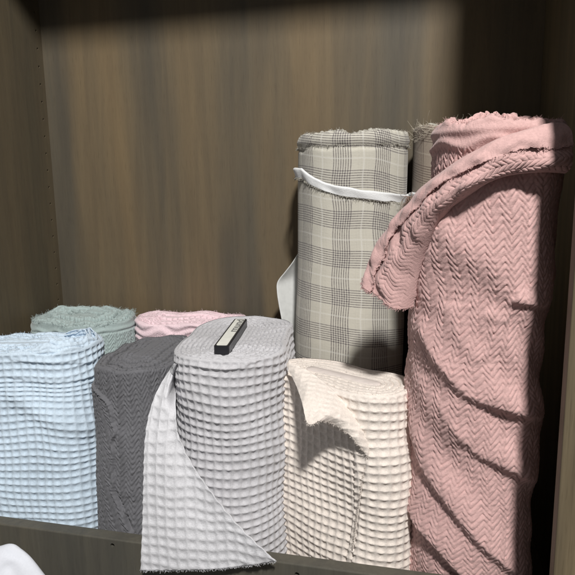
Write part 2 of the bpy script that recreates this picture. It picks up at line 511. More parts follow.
bevel_box('back_panel', XL, XR, YB, YB + 0.012, -0.62, TOPZ, M['wood'], cab, 0)
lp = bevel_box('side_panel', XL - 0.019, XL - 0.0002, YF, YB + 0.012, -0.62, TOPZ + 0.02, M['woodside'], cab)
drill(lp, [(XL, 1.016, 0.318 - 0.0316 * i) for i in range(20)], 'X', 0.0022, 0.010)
bevel_box('front_stile', 0.1236, 0.190, 0.548, 0.566, -0.62, 1.10, M['edgeband'], cab)  # stile carried past the cupboard top, out of view, to block light from the back
bevel_box('side_panel', XR + 0.0002, XR + 0.026, 0.5665, YB + 0.012, -0.62, TOPZ + 0.02, M['edgeband'], cab)
bevel_box('top_panel', XL, XR, YF + 0.002, YB - 0.001, TOPZ, TOPZ + 0.019, M['wood'], cab)
bevel_box('shelf_board', XL, XR, YF + 0.019, YB - 0.001, FLOOR - 0.019, FLOOR, M['wood'], cab)
fr = bevel_box('front_rail', XL, XR, YF, YF + 0.0185, -0.62, -0.4535, M['rail'], cab, 0.0015)
hp = at([112.5, 297], [545.5, 574.5], [YF, YF])
drill(fr, [tuple(p) for p in hp], 'Y', 0.0030, 0.009)
for p in hp:
    bm = bmesh.new()
    bmesh.ops.create_cone(bm, cap_ends=True, segments=14, radius1=0.0027, radius2=0.0020, depth=0.004,
                          matrix=Matrix.Translation((p[0], YF + 0.0075, p[2])) @ Matrix.Rotation(math.pi / 2, 4, 'X'))
    me = bpy.data.meshes.new('hole_plug'); bm.to_mesh(me); bm.free(); me.materials.append(M['chip'])
    o = bpy.data.objects.new('hole_plug', me); COL.objects.link(o); o.parent = fr
    o.matrix_parent_inverse = Matrix.Translation(-Vector(cab.location)) if False else Matrix.Identity(4)

fl = link_mesh('floor', [(-3, -2.5, -0.62), (3, -2.5, -0.62), (3, 2.0, -0.62), (-3, 2.0, -0.62)], [(0, 1, 2, 3)], M['floor'], None, None, False)
fl['kind'] = 'structure'; fl['label'] = 'dark floor below the cupboard'

# ------------------------------------------------------------------ sage roll (back left)
S = Section((-0.607, 0.937), 0.080, 0.018, R_(80))
t = thing('fabric_roll', 'sage green herringbone cloth roll with frayed top, in the back left corner', 'fabric roll', (*S.c, FLOOR), GROUP)
tz = lambda q: 0.0028 * wob(q, q * 0, 31, 0.07)
hb = lambda u, v: herring(u, v, 0.0085, 0.0062, 0.0012, 1.3) * (1 - smooth(-0.249, -0.245, v))
ex = lambda q, Z: -0.003 * smooth(-0.250, -0.246, Z) + 0.0028 * np.exp(-((Z + 0.243 - 0.002 * wob(q, Z, 3, .05)) / 0.004) ** 2)
_, q, top = roll_side(t, S, FLOOR, -0.229, M['sage'], hb, 0.00095, 0.0009, ex, tz, 30, zvis=-0.36)
roll_end(t, S, q, top, M['sage'], 9, 32, 0.0016, 0.011, 0.006, 0.0022, 0.0)
rim_fibres(t, S, q, top, M['sage'], 2600, 0.0045, 33, 2)

# ------------------------------------------------------------------ pale pink roll (back, between charcoal and grey)
S = Section((-0.412, 0.966), 0.054, 0.048, R_(90))
t = thing('fabric_roll', 'pale pink cloth roll standing behind the charcoal roll', 'fabric roll', (*S.c, FLOOR), GROUP)
tz = lambda q: 0.0025 * wob(q, q * 0, 41, 0.08)
hb = lambda u, v: herring(u, v, 0.0085, 0.0052, 0.0005)
ex = lambda q, Z: 0.0014 * np.sin(Z * 420 + 2 * wob(q, Z, 44, 0.07)) * smooth(-0.29, -0.25, Z)
_, q, top = roll_side(t, S, FLOOR, -0.232, M['palepink'], hb, 0.0011, 0.0010, ex, tz, 40, zvis=-0.32)
roll_end(t, S, q, top, M['palepink'], 8, 42, 0.0015, 0.011, 0.005, 0.0015)
rim_fibres(t, S, q, top, M['palepink'], 1500, 0.003, 43, 2)

# ------------------------------------------------------------------ light blue roll (front left)
S = Section((-0.600, 0.768), 0.060, 0.052, R_(90 + 12))
t = thing('fabric_roll', 'light blue waffle cloth roll at the left end of the front row', 'fabric roll', (*S.c, FLOOR), GROUP)
tz = lambda q: 0.0030 * wob(q, q * 0, 51, 0.06)


def uvl(sec, pts, grow=0.0):
    """pixels on a bolt as arc length and height"""
    p = np.array(pts, float); h = sec.hit(p[:, 0], p[:, 1], grow)
    dz = h[:, 2] - sec.zref
    return np.stack([sec.arc(h[:, 0] - sec.lean[0] * dz, h[:, 1] - sec.lean[1] * dz), h[:, 2]], -1)


def trail(sec, pts):
    """same, as straight pieces in arc length / height (front side only)"""
    return uvl(sec, pts)


bl1 = uvl(S, [(2, 357), (40, 362), (75, 363), (100, 360)])
bl2 = uvl(S, [(2, 375), (35, 380), (70, 380), (101, 372)])
bl3 = uvl(S, [(2, 388), (18, 398), (40, 412), (62, 422), (98, 428)])


def ex(q, Z):
    return fold(q, Z, bl1, 0.0022, 0.006, 0.0022) + fold(q, Z, bl2, 0.0022, 0.007, 0.0022) + fold(q, Z, bl3, 0.005, 0.018, 0.014) \
        + 0.006 * smooth(-0.30, -0.40, Z)


def wf_blue(u, v):
    low = smooth(-0.27, -0.31, v)
    return waffle(u * 0.92, v + low * 0.022 * np.tanh((u - 0.02) / 0.11), 0.0108, 0.0028)


_, q, top = roll_side(t, S, FLOOR, -0.234, M['blue'], wf_blue, 0.00115, 0.0011, ex, tz, 50, zvis=-0.518)
roll_end(t, S, q, top, M['blue'], 7, 52, 0.002, 0.0112, 0.006, 0.0022)
rim_fibres(t, S, q, top, M['blue'], 1800, 0.003, 53, 2)
# the two frayed turns that stand a little higher than the rest
for k, (rho, up, a0, a1) in enumerate(((0.93, 0.012, -0.40, 0.40), (0.78, 0.016, -0.36, 0.36))):
    qq = np.linspace(a0 * S.per * 0.5 - 0.03, a1 * S.per * 0.5, 420); tt = np.linspace(0, 1, 14)
    Q, T = np.meshgrid(qq, tt)
    c, n = S.pt(Q)
    up_e = up * (0.75 + 0.25 * wob(qq, qq * 0, 54 + k, 0.03)) * smooth(0, 0.05, (qq - qq[0])) * smooth(0, 0.05, (qq[-1] - qq))
    P = np.empty(Q.shape + (3,))
    P[..., :2] = c + n * (S.R * rho + waffle(Q, T * 0.03, 0.0112, 0.002) + 0.002 * wob(Q, T * .02, 56 + k, 0.05) - 0.004 * T ** 2)[..., None]
    P[..., 2] = -0.240 + T * (0.006 + up_e)[None, :]
    grid('upper_turn', P, M['blue'], t, None, thick=0.0016)

# ------------------------------------------------------------------ charcoal roll
S = Section((-0.408, 0.795), 0.0565, 0.042, R_(4))
t = thing('fabric_roll', 'charcoal grey herringbone cloth roll, beside the light blue roll', 'fabric roll', (*S.c, FLOOR), GROUP)
tz = lambda q: 0.003 * wob(q, q * 0, 61, 0.09)
dk1 = uvl(S, [(103, 390), (108, 397), (114, 409), (117, 424), (118, 440)])
dk2 = uvl(S, [(119, 486), (126, 505), (136, 529)])
dk3 = uvl(S, [(118, 425), (126, 445), (132, 470), (130, 500)])


dline = uvl(S, [(102, 389), (107, 396), (112, 404), (115, 413), (117, 426), (118, 445), (119, 470), (120, 488), (127, 508), (136, 529)])
q_dark = lambda Z: np.interp(-Z, np.r_[0.26, -dline[:, 1]], np.r_[-0.24, dline[:, 0]]) + 0.0015 * wob(Z, Z * 0, 65, 0.03)


def lap(q, Z, w=0.0012):
    """1 where the loose outer turn covers the bolt"""
    qq = np.mod(q + S.per / 2, S.per) - S.per / 2
    return smooth(w, -w, qq - q_dark(Z)) * smooth(-0.268, -0.274, Z)


def ex(q, Z):
    qq = np.mod(q + S.per / 2, S.per) - S.per / 2
    hem = 0.0016 * np.exp(-((qq - q_dark(Z) + 0.0022) / 0.0016) ** 2) * smooth(-0.272, -0.280, Z)
    return 0.0042 * lap(q, Z) + hem - fold(q, Z, dk2, 0.006, 0.0020, 0.0012) + fold(q, Z, dk3, 0.003, 0.014, 0.012) + 0.003 * smooth(-0.3, -0.45, Z)


def hb_dark(u, v):
    m = lap(u, v)
    return herring(u, v, 0.0082, 0.0080, 0.0015, 1.75, 0.45) * (1 - m) + herring(0.94 * u + 0.34 * v, v - 0.34 * u, 0.0082, 0.0080, 0.0015, 1.75, 0.45) * m


_, q, top = roll_side(t, S, FLOOR, -0.246, M['dark'], hb_dark, 0.0008, 0.00085, ex, tz, 60, zvis=-0.518, grow=0.010)
roll_end(t, S, q, top, M['dark'], 8, 62, 0.0009, 0.012, 0.008, 0.0014, -0.006, per=16)
rim_fibres(t, S, q, top, M['dark'], 900, 0.004, 63, 2)

# ------------------------------------------------------------------ grey waffle roll with loose end
S = Section((-0.263, 0.788), 0.0735, 0.056, R_(7)); GREY = S
t = thing('fabric_roll', 'pale grey waffle cloth roll whose loose end hangs over the front rail', 'fabric roll', (*S.c, FLOOR), GROUP)
GREYT = t
tz = lambda q: 0.0016 * wob(q, q * 0, 71, 0.1)
gz = -0.2120
g1 = uvl(S, [(190, 363), (225, 369), (262, 358), (284, 342)])
ex = lambda q, Z: fold(q, Z, g1, 0.0018, 0.004, 0.002)
wf = lambda u, v: waffle(u * 0.96, v, 0.0112, 0.0030)
_, q, top = roll_side(t, S, FLOOR, gz, M['grey'], wf, 0.00115, 0.0011, ex, tz, 70, zvis=-0.518)
roll_end(t, S, q, top, M['grey'], 11, 72, 0.0007, 0.0116, 0.0075, 0.0010, 0.0, per=16)
rim_fibres(t, S, q, top, M['grey'], 700, 0.003, 73, 2, rad=0.0002)
# loose end: rows of pixels between its plumb left edge and its slanting right edge
rows = np.linspace(0, 1, 210)
yl = spline([(174, 364), (166, 376), (157, 392), (149, 415), (145, 440), (143.5, 480), (142.5, 525), (141, 570)], 210)
yr = spline([(178, 364), (177, 378), (176, 398), (177, 428), (188, 457), (210, 490), (240, 527), (276, 561)], 210)
cols = np.linspace(0, 1, 170)
PX = yl[:, None, 0] + (yr[:, None, 0] - yl[:, None, 0]) * cols[None]
PY = yl[:, None, 1] + (yr[:, None, 1] - yl[:, None, 1]) * cols[None] + 3.5 * np.sin(math.pi * cols)[None] * rows[:, None]
YL = 0.700 - 0.088 * smooth(0, 1, rows ** 0.75)[:, None] + 0.05 * smooth(0.12, 0.0, rows)[:, None]
YY = YL * (1 - cols[None]) + (0.690 - 0.072 * smooth(0, 1, rows ** 0.6))[:, None] * cols[None]
h = S.hit(PX, PY, 0.007)
deep = smooth(0.38, 0.22, rows)[:, None] * smooth(0.45, 1.0, cols)[None]
YY = np.minimum(YY, np.where(h[..., 1] < 1.0, h[..., 1], 9)) + 0.05 * deep
YY = YY + 0.003 * np.sin(cols * 7 + rows[:, None] * 3)[:, :] * rows[:, None] - 0.002
P = at(PX, PY, YY)
W = waffle(P[..., 0] + 0.05 * (P[..., 2]), P[..., 2] + 0.0015 * wob(P[..., 0], P[..., 2], 75, 0.06), 0.0125, 0.0021)
P[..., 1] -= W * smooth(0, 0.06, rows)[:, None]
grid('loose_end', P, M['flap'], t, np.stack([P[..., 0], P[..., 2]], -1), thick=0.0016)
b = P[-1][np.sort(rng.integers(0, 170, 420))] + rng.normal(0, 0.0005, (420, 3))
d = np.stack([rng.normal(0, .5, 420), rng.normal(0, .3, 420), -rng.uniform(.3, 1, 420)], -1)
o = fibres('frayed_edge', b, d, rng.uniform(.0006, .0032, 420), 0.0003, M['flap'], t, 0.6, 4, 76); o['kind'] = 'stuff'

# ------------------------------------------------------------------ small block lying on the grey roll
ends = at([213.5, 238.0], [352, 321.5], [0.70, 0.70])
z_ = gz + 0.001
pa = ray(220, 356); pa = pa * (z_ / pa[2]); pb = ray(242, 324); pb = pb * (z_ / pb[2])
mid = (pa + pb) / 2; dirv = pb - pa; blen = 0.90 * float(np.hypot(dirv[0], dirv[1])); bang = math.atan2(dirv[1], dirv[0])
blk = thing('tag_block', 'narrow white topped black plastic block lying on the pale grey roll', 'block', (mid[0], mid[1], z_))
bw, bh = 0.020, 0.0105


def block(name, l, w, z0, z1, mat, bev, rc):
    bm = bmesh.new()
    vs = []
    for sx, sy, a0 in ((1, 1, 0), (-1, 1, 90), (-1, -1, 180), (1, -1, 270)):
        for k in range(5):
            a = R_(a0 + 22.5 * k)
            vs.append(bm.verts.new((sx * (l / 2 - rc) + rc * math.cos(a), sy * (w / 2 - rc) + rc * math.sin(a), z0)))
    f = bm.faces.new(vs)
    e = bmesh.ops.extrude_face_region(bm, geom=[f])
    for v in e['geom']:
        if isinstance(v, bmesh.types.BMVert):
            v.co.z = z1
    bmesh.ops.recalc_face_normals(bm, faces=bm.faces[:])
    if bev:
        bmesh.ops.bevel(bm, geom=[ed for ed in bm.edges if abs(ed.verts[0].co.z - z1) < 1e-6 and abs(ed.verts[1].co.z - z1) < 1e-6], offset=bev, segments=2, affect='EDGES')
    me = bpy.data.meshes.new(name); bm.to_mesh(me); bm.free(); me.materials.append(mat)
    o = bpy.data.objects.new(name, me); COL.objects.link(o); o.parent = blk
    return o


blk.rotation_euler = (0, 0, bang)
block('body', blen, bw, 0, bh, M['black'], 0.0008, 0.004)
block('white_face', blen - 0.007, bw - 0.0058, bh - 0.0006, bh + 0.0005, M['label'], 0, 0.0025)
cuv = bpy.data.curves.new('lettering', 'FONT'); cuv.body = 'mund'; cuv.size = 0.016; cuv.extrude = 0.0001; cuv.align_x = 'CENTER'; cuv.align_y = 'CENTER'
tmp = bpy.data.objects.new('lettering', cuv); COL.objects.link(tmp)
bpy.context.view_layer.update()
me = bpy.data.meshes.new_from_object(tmp.evaluated_get(bpy.context.evaluated_depsgraph_get()))
bpy.data.objects.remove(tmp); me.materials.clear(); me.materials.append(M['ink'])
for v in me.vertices:
    v.co.x *= 2.1
lt = bpy.data.objects.new('lettering', me); COL.objects.link(lt); lt.parent = blk
lt.location = (blen * 0.20, -0.002, bh + 0.0009)

# ------------------------------------------------------------------ cream waffle bolt with peeled corner
S = Section((-0.108, 0.742), 0.047, 0.054, R_(63)); CREAM = S
t = thing('fabric_roll', 'cream waffle cloth roll with its top corner peeled outward', 'fabric roll', (*S.c, FLOOR), GROUP)
tz = lambda q: 0.0014 * wob(q, q * 0, 81, 0.1)
cz = -0.248
sm = uvl(S, [(370, 440), (369, 458), (364, 480), (359, 520), (352, 572)])
sm2 = uvl(S, [(356, 470), (354, 500), (350, 540), (345, 572)])
q_edge = lambda Z: np.interp(-Z, -sm[:, 1], sm[:, 0])
q_edge2 = lambda Z: np.interp(-Z, -sm2[:, 1], sm2[:, 0])


def ex(q, Z):
    lower = smooth(-0.300, -0.325, Z)
    qq = np.mod(q + S.per / 2, S.per) - S.per / 2
    return 0.0026 * smooth(-0.0009, 0.0009, qq - q_edge(Z)) * lower + 0.0022 * smooth(-0.0009, 0.0009, qq - q_edge2(Z)) * lower + 0.0015 * (1 - lower)


wf = lambda u, v: waffle(u * 0.96, v + 0.05 * u, 0.0108, 0.0028)
_, q, top = roll_side(t, S, FLOOR, cz, M['cream'], wf, 0.0011, 0.00105, ex, tz, 80, zvis=-0.518)
roll_end(t, S, q, top, M['cream'], 5, 82, 0.0005, 0.0112, 0.0045, 0.0006, 0.0012, per=16)
CORE = Section(S.c + np.array([0.002, 0.001]), 0.0085, 0.050, S.ang)
qc = np.linspace(0, CORE.per, 80, endpoint=False); cc, cn = CORE.pt(qc)
rings = [(0.0, cz - 0.02), (1.0, cz - 0.02), (1.0, cz - 0.0018), (0.90, cz - 0.0010), (0.0, cz - 0.0010)]
Pc = np.stack([np.concatenate([cc + cn * (CORE.R * k), np.full((80, 1), z)], -1) for k, z in rings])
grid('core_board', Pc, M['board'], t, None, closed=True)
rim_fibres(t, S, q, top, M['cream'], 500, 0.003, 83, 2, rad=0.0002)
n = 160
K = spline([(288, 362), (304, 369), (322, 381), (342, 400), (360, 426), (369, 447), (371, 461)], n)
Fp = spline([(286.5, 364), (291, 374), (297, 387), (302, 402), (308, 424), (322, 420.5), (336, 425), (350, 435), (361, 448), (371, 462)], n)
st = np.linspace(0, 1, n)
Kp = S.hit(K[:, 0], K[:, 1], 0.004)
Fs = S.hit(Fp[:, 0], Fp[:, 1], 0.004)
stand = 0.030 * np.sin(math.pi * np.clip(st, 0, 1)) ** 1.2 + 0.044 * np.exp(-((st - 0.45) / np.where(st < 0.45, 0.20, 0.15)) ** 2) * np.sin(math.pi * st) ** .5
Fw = at(Fp[:, 0], Fp[:, 1], np.minimum(np.minimum(Fs[:, 1], 0.80) - stand, 0.80))
w = np.linspace(0, 1, 70)[None, :, None]
P = Kp[:, None] * (1 - w) + Fw[:, None] * w
bul = np.sin(math.pi * w[..., 0]) * (0.010 * np.sin(math.pi * st))[:, None]
P[..., 1] -= bul * 0.6
P[..., 2] += bul * 0.4
tex = waffle(P[..., 0] * 1.05, P[..., 2] * 1.2 + P[..., 1], 0.0112, 0.0014)
P[..., 1] -= tex; P[..., 2] += tex * 0.5
grid('peeled_corner', P, M['cream'], t, np.stack([P[..., 0], P[..., 2]], -1), thick=0.0016)
lo = Fw[64:]
b = lo[rng.integers(0, len(lo), 420)] + rng.normal(0, 0.0006, (420, 3))
d = np.stack([rng.normal(0, .5, 420), rng.normal(-.2, .3, 420), -rng.uniform(.1, 1, 420)], -1)
o = fibres('frayed_edge', b, d, rng.uniform(.0006, .0022, 420), 0.0003, M['cream'], t, 0.6, 4, 86); o['kind'] = 'stuff'
# frayed hem running down the front
zz = np.linspace(-0.33, -0.45, 500); qq = q_edge(zz)
c, nn = S.pt(qq)
b = np.empty((500, 3)); b[:, :2] = c + nn * (S.R + 0.0045); b[:, 2] = zz
d = np.stack([-np.ones(500) + rng.normal(0, .4, 500), -rng.uniform(0, .8, 500), rng.normal(0, .6, 500)], -1)
o = fibres('hem_fringe', b, d, rng.uniform(.001, .0028, 500), 0.0003, M['cream'], t, 0.6, 3, 87); o['kind'] = 'stuff'

# ------------------------------------------------------------------ grey check bolt (back middle)
S = Section((-0.117, 0.930), 0.083, 0.0, 0.0, (0.012, 0), 0.0655); PLAID = S
t = thing('fabric_roll', 'tall grey checked cloth roll tied with a white tape', 'fabric roll', (*S.c, FLOOR), GROUP)
PL = t
tz = lambda q: 0.0026 * wob(q, q * 0, 91, 0.06) + 0.0015 * wob(q, q * 0, 92, 0.015)
pz = 0.0735
flat = lambda u, v: 0 * u
ex = lambda q, Z: 0.0024 * np.exp(-((Z - pz + 0.012) / 0.006) ** 2) - 0.0022 * np.exp(-((Z - pz + 0.0225 - 0.0015 * wob(q, Z, 93, .04)) / 0.0022) ** 2)
_, q, top = roll_side(t, S, FLOOR, pz, M['plaid'], flat, 0.0018, 0.0022, ex, tz, 90, grow=0.006, lump=0.0022, rim=0.005)
roll_end(t, S, q, top, M['edge'], 10, 94, 0.0012, 0.012, 0.006, 0.002)
rim_fibres(t, S, q, top, M['edge'], 2200, 0.0035, 95, 2, rad=0.0003)
# frayed second edge just below the top
qq = rng.uniform(-0.2, 0.2, 900); c, nn = S.pt(qq)
b = np.empty((900, 3)); b[:, :2] = c + nn * (S.R + 0.001); b[:, 2] = pz - 0.019 + 0.0012 * wob(qq, qq * 0, 96, .03)
d = np.concatenate([nn * 0.4 + rng.normal(0, .5, (900, 2)), -rng.uniform(.1, .8, (900, 1))], 1)
o = fibres('fringe', b, d, rng.uniform(.001, .004, 900), 0.0003, M['edge'], t, 0.6, 3, 97); o['kind'] = 'stuff'


def tape(root, S, zc, hgt, off, seed, mat, fr_mat, a0, a1, lean=0.0):
    qq = np.linspace(a0, a1, 420); tt = np.linspace(0, 1, 12)
    Q, T = np.meshgrid(qq, tt)
    c, n = S.pt(Q)
    hh = hgt(qq)
    P = np.empty(Q.shape + (3,))
    roundv = (1 - T) * 0.0022 * smooth(0, 0.12, T) + 0.0004
    P[..., :2] = c + n * (S.R + off(qq)[None] + roundv + 0.0010 * wob(Q, T * .01, seed, 0.03) - 0.0005)[..., None]
    P[..., 2] = zc(qq)[None] + (0.5 - T) * hh[None] + 0.0006 * wob(Q, T * 0.01, seed + 1, 0.02)
    P[..., 0] += lean * (P[..., 2] - pz)
    o = grid('tie_tape', P, mat, root, None, thick=0.0012)
    k = 700
    i = rng.integers(0, 420, k)
    b = P[-1][i] + rng.normal(0, .0004, (k, 3))
    d = np.concatenate([n[0][i] * 0.5 + rng.normal(0, .5, (k, 2)), -rng.uniform(.1, 1, (k, 1))], 1)
    f = fibres('fringe', b, d, rng.uniform(.001, .0042, k), 0.00033, fr_mat, o, 0.6, 3, seed + 3); f['kind'] = 'stuff'
    f.matrix_parent_inverse = Matrix.Translation(-Vector(root.location))
    f.parent = o; f.matrix_parent_inverse = Matrix.Identity(4)
    return o


tp = [S.hit(np.array([x]), np.array([y]), 0.004)[0] for x, y in ((303, 173), (315, 183), (335, 190), (360, 194), (385, 197), (405, 199))]
ta = np.array([S.arc(p[0], p[1])[0] for p in tp]); tzv = np.array([p[2] for p in tp])
zc = lambda qq: np.interp(qq, np.r_[-0.26, ta, 0.26], np.r_[tzv[0] + 0.004, tzv, tzv[-1]])
hg = lambda qq: np.interp(qq, [-0.26, ta[0], ta[2], 0.26], [0.014, 0.014, 0.0125, 0.0115])
off = lambda qq: np.interp(qq, [-0.26, ta[0] - 0.01, ta[1], 0.26], [0.004, 0.006, 0.003, 0.002])
tape(t, S, zc, hg, off, 98, M['white'], M['edge'], -0.24, 0.24, 0.012)

# pale sheet of paper sticking out behind the check roll
pt = thing('paper_sheet', 'stiff pale sheet standing between the checked roll and the cupboard back', 'sheet', (-0.20, 0.98, FLOOR))
ys = np.linspace(0, 1, 60); xs = np.linspace(0, 1, 40)
ledge = spline([(299, 252), (292, 263), (285, 272), (277.5, 282), (277, 292), (279, 306), (282, 322), (285, 345), (287, 380), (288, 420)], 60)
Pl = at(ledge[:, 0], ledge[:, 1], 0.955 - 0.015 * ys)
Pr = Pl.copy(); Pr[:, 0] = -0.17; Pr[:, 1] = 1.0; Pr[:, 2] = Pl[:, 2] + 0.01
P = Pl[:, None] * (1 - xs[None, :, None]) + Pr[:, None] * xs[None, :, None]
P[..., 1] += 0.006 * np.sin(xs * 5)[None]
ext = P[-1].copy(); ext[:, 2] = FLOOR
P = np.concatenate([P, ext[None]], 0)
grid('sheet', P, M['paper'], pt, None, thick=0.0009)

# ------------------------------------------------------------------ brown check roll (mostly hidden)
S = Section((0.034, 0.955), 0.060, 0.0)
t = thing('fabric_roll', 'brownish checked cloth roll with tangled threads on top, behind the pink roll', 'fabric roll', (*S.c, FLOOR), GROUP)
tz = lambda q: 0.002 * wob(q, q * 0, 101, 0.05)
p2z = 0.082
_, q, top = roll_side(t, S, FLOOR, p2z, M['plaid2'], flat, 0.002, 0.0024, None, tz, 100, lump=0.0015, rim=0.005)
roll_end(t, S, q, top, M['edge'], 8, 102, 0.0012, 0.012, 0.006, 0.002)
rim_fibres(t, S, q, top, M['thread'], 1500, 0.0045, 103, 2, rad=0.0003)
# tangled long threads
r = np.random.default_rng(104)
nb = 130
qq = r.uniform(-0.11, 0.05, nb); c, nn = S.pt(qq)
b = np.empty((nb, 3)); b[:, :2] = c + nn * (S.R - 0.002); b[:, 2] = p2z - r.uniform(0, 0.022, nb)
d = np.concatenate([nn * 0.6 + r.normal(0, .8, (nb, 2)), r.normal(0.35, .6, (nb, 1))], 1)
o = fibres('loose_threads', b, d, r.uniform(.006, .018, nb), 0.00026, M['thread'], t, 0.9, 10, 105); o['kind'] = 'stuff'
za = S.hit(np.array([412.]), np.array([196.]), 0.004)[0][2]
tape(t, S, lambda qq: za + qq * 0.02, lambda qq: 0.0125 + 0 * qq, lambda qq: 0.002 + 0 * qq, 106, M['white'], M['edge'], -0.17, 0.17)
tuft = at(411, 201, 0.875)
nb = 260
b = tuft + r.normal(0, 1, (nb, 3)) * np.array([.0035, .004, .004])
d = np.stack([r.normal(0, .4, nb), r.normal(-.3, .4, nb), r.normal(-.9, .5, nb)], -1)
o = fibres('knot_fringe', b, d, r.uniform(.006, .020, nb), 0.0005, M['browntuft'], t, 0.5, 5, 107); o['kind'] = 'stuff'

# ------------------------------------------------------------------ dusty pink roll (right front)
S = Section((0.0700, 0.694), 0.0670, 0.0, 0.0, (-0.004, -0.075), 0.0665); PK = S
t = thing('fabric_roll', 'tall dusty pink herringbone cloth roll draped with loose folds, at the right', 'fabric roll', (*S.c, FLOOR), GROUP)
kz = 0.0610
tz = lambda q: 0.0028 * wob(q, q * 0, 111, 0.05) + 0.0012 * wob(q, q * 0, 112, 0.012)
fl_pts = [([(418, 312), (428, 335), (440, 354), (454, 373), (468, 389), (483, 399), (505, 406), (545, 414)], .0095, .022, .0075),
          ([(447, 300), (456, 322), (467, 344), (487, 364)], .0035, .014, .008),
          ([(508, 298), (520, 301), (548, 304)], .0060, .012, .0045),
          ([(484, 312), (494, 318), (510, 322)], .0025, .010, .006),
          ([(409, 412), (414, 434), (422, 455), (434, 476), (448, 494), (474, 529), (503, 558), (545, 590)], .0105, .022, .0075),
          ([(406, 466), (410, 488), (419, 517), (441, 542), (464, 571), (490, 600)], .0100, .020, .0070),
          ([(436, 386), (450, 413), (461, 430), (480, 452), (503, 465), (540, 482)], .0075, .018, .0070),
          ([(418, 372), (432, 396), (448, 424), (467, 448)], .0035, .014, .009),
          ([(436, 240), (424, 268), (417, 300), (413, 340)], .0040, .014, .010)]
_q, _z = np.meshgrid(np.linspace(-0.115, 0.09, 240), np.linspace(-0.53, 0.06, 500))
_c, _n = S.pt(_q)
_off = 0.010 + 0.014 * smooth(-0.01, -0.085, _q) - 0.010 * smooth(0.03, 0.085, _q)
_p = np.concatenate([_c + _n * (S.R + _off)[..., None], _z[..., None]], -1)
_p[..., 0] += S.lean[0] * (_z - S.zref); _p[..., 1] += S.lean[1] * (_z - S.zref)
_d = _p @ fw
_px = 287.5 + F * (_p @ cr) / _d; _py = 287.5 - F * (_p @ cu) / _d


def on_drape(pts):
    out = []
    for x, y in pts:
        i = np.unravel_index(np.argmin((_px - x) ** 2 + (_py - y) ** 2), _px.shape)
        out.append((_q[i], _z[i]))
    return np.array(out)


fls = [(on_drape(p), a, wu, wd) for p, a, wu, wd in fl_pts]
bandL = [(564, 160), (540, 160), (515, 162), (494, 170), (470, 185), (449, 205), (433, 236), (423, 264), (414, 300)]
bl = on_drape(bandL)
o_ = np.argsort(bl[:, 0])
zband = lambda q: np.interp(q, bl[o_, 0], bl[o_, 1])


def ex(q, Z):
    qq = np.mod(q + S.per / 2, S.per) - S.per / 2
    below = smooth(0.010, -0.006, Z - zband(qq))
    h = (0.010 + 0.014 * smooth(-0.01, -0.085, qq) - 0.010 * smooth(0.03, 0.085, qq)) * below - 0.008 * smooth(0.05, 0.09, qq) * smooth(-0.10, -0.125, Z)
    side = (0.25 + 0.75 * smooth(-0.105, -0.055, qq)) * (1 - smooth(0.035, 0.068, qq))
    for p, a, wu, wd in fls:
        h = h + fold(qq, Z, p, a, wu, wd) * below * side
    h = h + 0.0022 * wob(qq + 0.6 * Z, 0.35 * Z, 113, 0.05) * below
    h = h + 0.0030 * np.exp(-((Z - kz + 0.010) / 0.005) ** 2) + 0.0035 * np.exp(-((Z - kz + 0.0225 - 0.003 * wob(qq, Z, 114, .06)) / 0.0045) ** 2)
    return h


def hb_pink(u, v):
    qq = np.mod(u + S.per / 2, S.per) - S.per / 2
    up = smooth(-0.004, 0.006, v - zband(qq))
    uu = u + 0.03 * np.clip(-v - 0.1, 0, 1) + 0.05 * v
    lo = herring(uu, v + 0.12 * u, 0.0073, 0.0080, 0.0012, 1.75, 0.44)
    hi = herring(u, v, 0.0058, 0.0075, 0.0014, 1.8)
    return (lo * (1 - up) + hi * up) * (0.15 + 0.85 * smooth(kz - 0.026, kz - 0.032, v))


_, q, top = roll_side(t, S, FLOOR, kz, M['pink'], hb_pink, 0.00068, 0.00080, ex, tz, 110, lump=0.0015, rim=0.005, zvis=-0.518)
roll_end(t, S, q, top, M['pink'], 9, 115, 0.0020, 0.009, 0.007, 0.0036, -0.006)
rim_fibres(t, S, q, top, M['pink'], 3000, 0.0034, 116, 2, rad=0.00024)

# turned back collar of the outer turn, slanting from upper right to lower left
n = 420
UP = spline([(559, 128), (546, 129), (524, 134), (500, 142), (479, 153), (456, 168), (434, 187), (415, 209), (397, 232), (384, 255), (375, 279)], n)
LO = spline([(559, 172), (540, 171), (515, 173), (494, 179), (470, 194), (449, 214), (435, 240), (426, 264), (419, 288), (413, 307)], n)
tt = np.linspace(0, 1, n)


def surfY(px, py):
    hh = S.hit(px, py, 0.010)
    y = hh[:, 1]
    return np.where(y > S.c[1] + 0.02, np.nan, y)


def fillY(px, py, tip):
    y = surfY(px, py)
    ok = np.isfinite(y)
    y = np.interp(tt, tt[ok], y[ok])
    return y * (1 - smooth(0.55, 1.0, tt)) + np.minimum(y, tip) * smooth(0.55, 1.0, tt) if False else y


yu = fillY(UP[:, 0], UP[:, 1], 0.72); yl_ = fillY(LO[:, 0], LO[:, 1], 0.72)


def soften(y, k=120):
    yp = np.r_[np.full(k, y[0]), y, np.full(k, y[-1])]
    for _ in range(2):
        yp = np.convolve(yp, np.ones(k) / k, mode='same')
    return yp[k:-k]


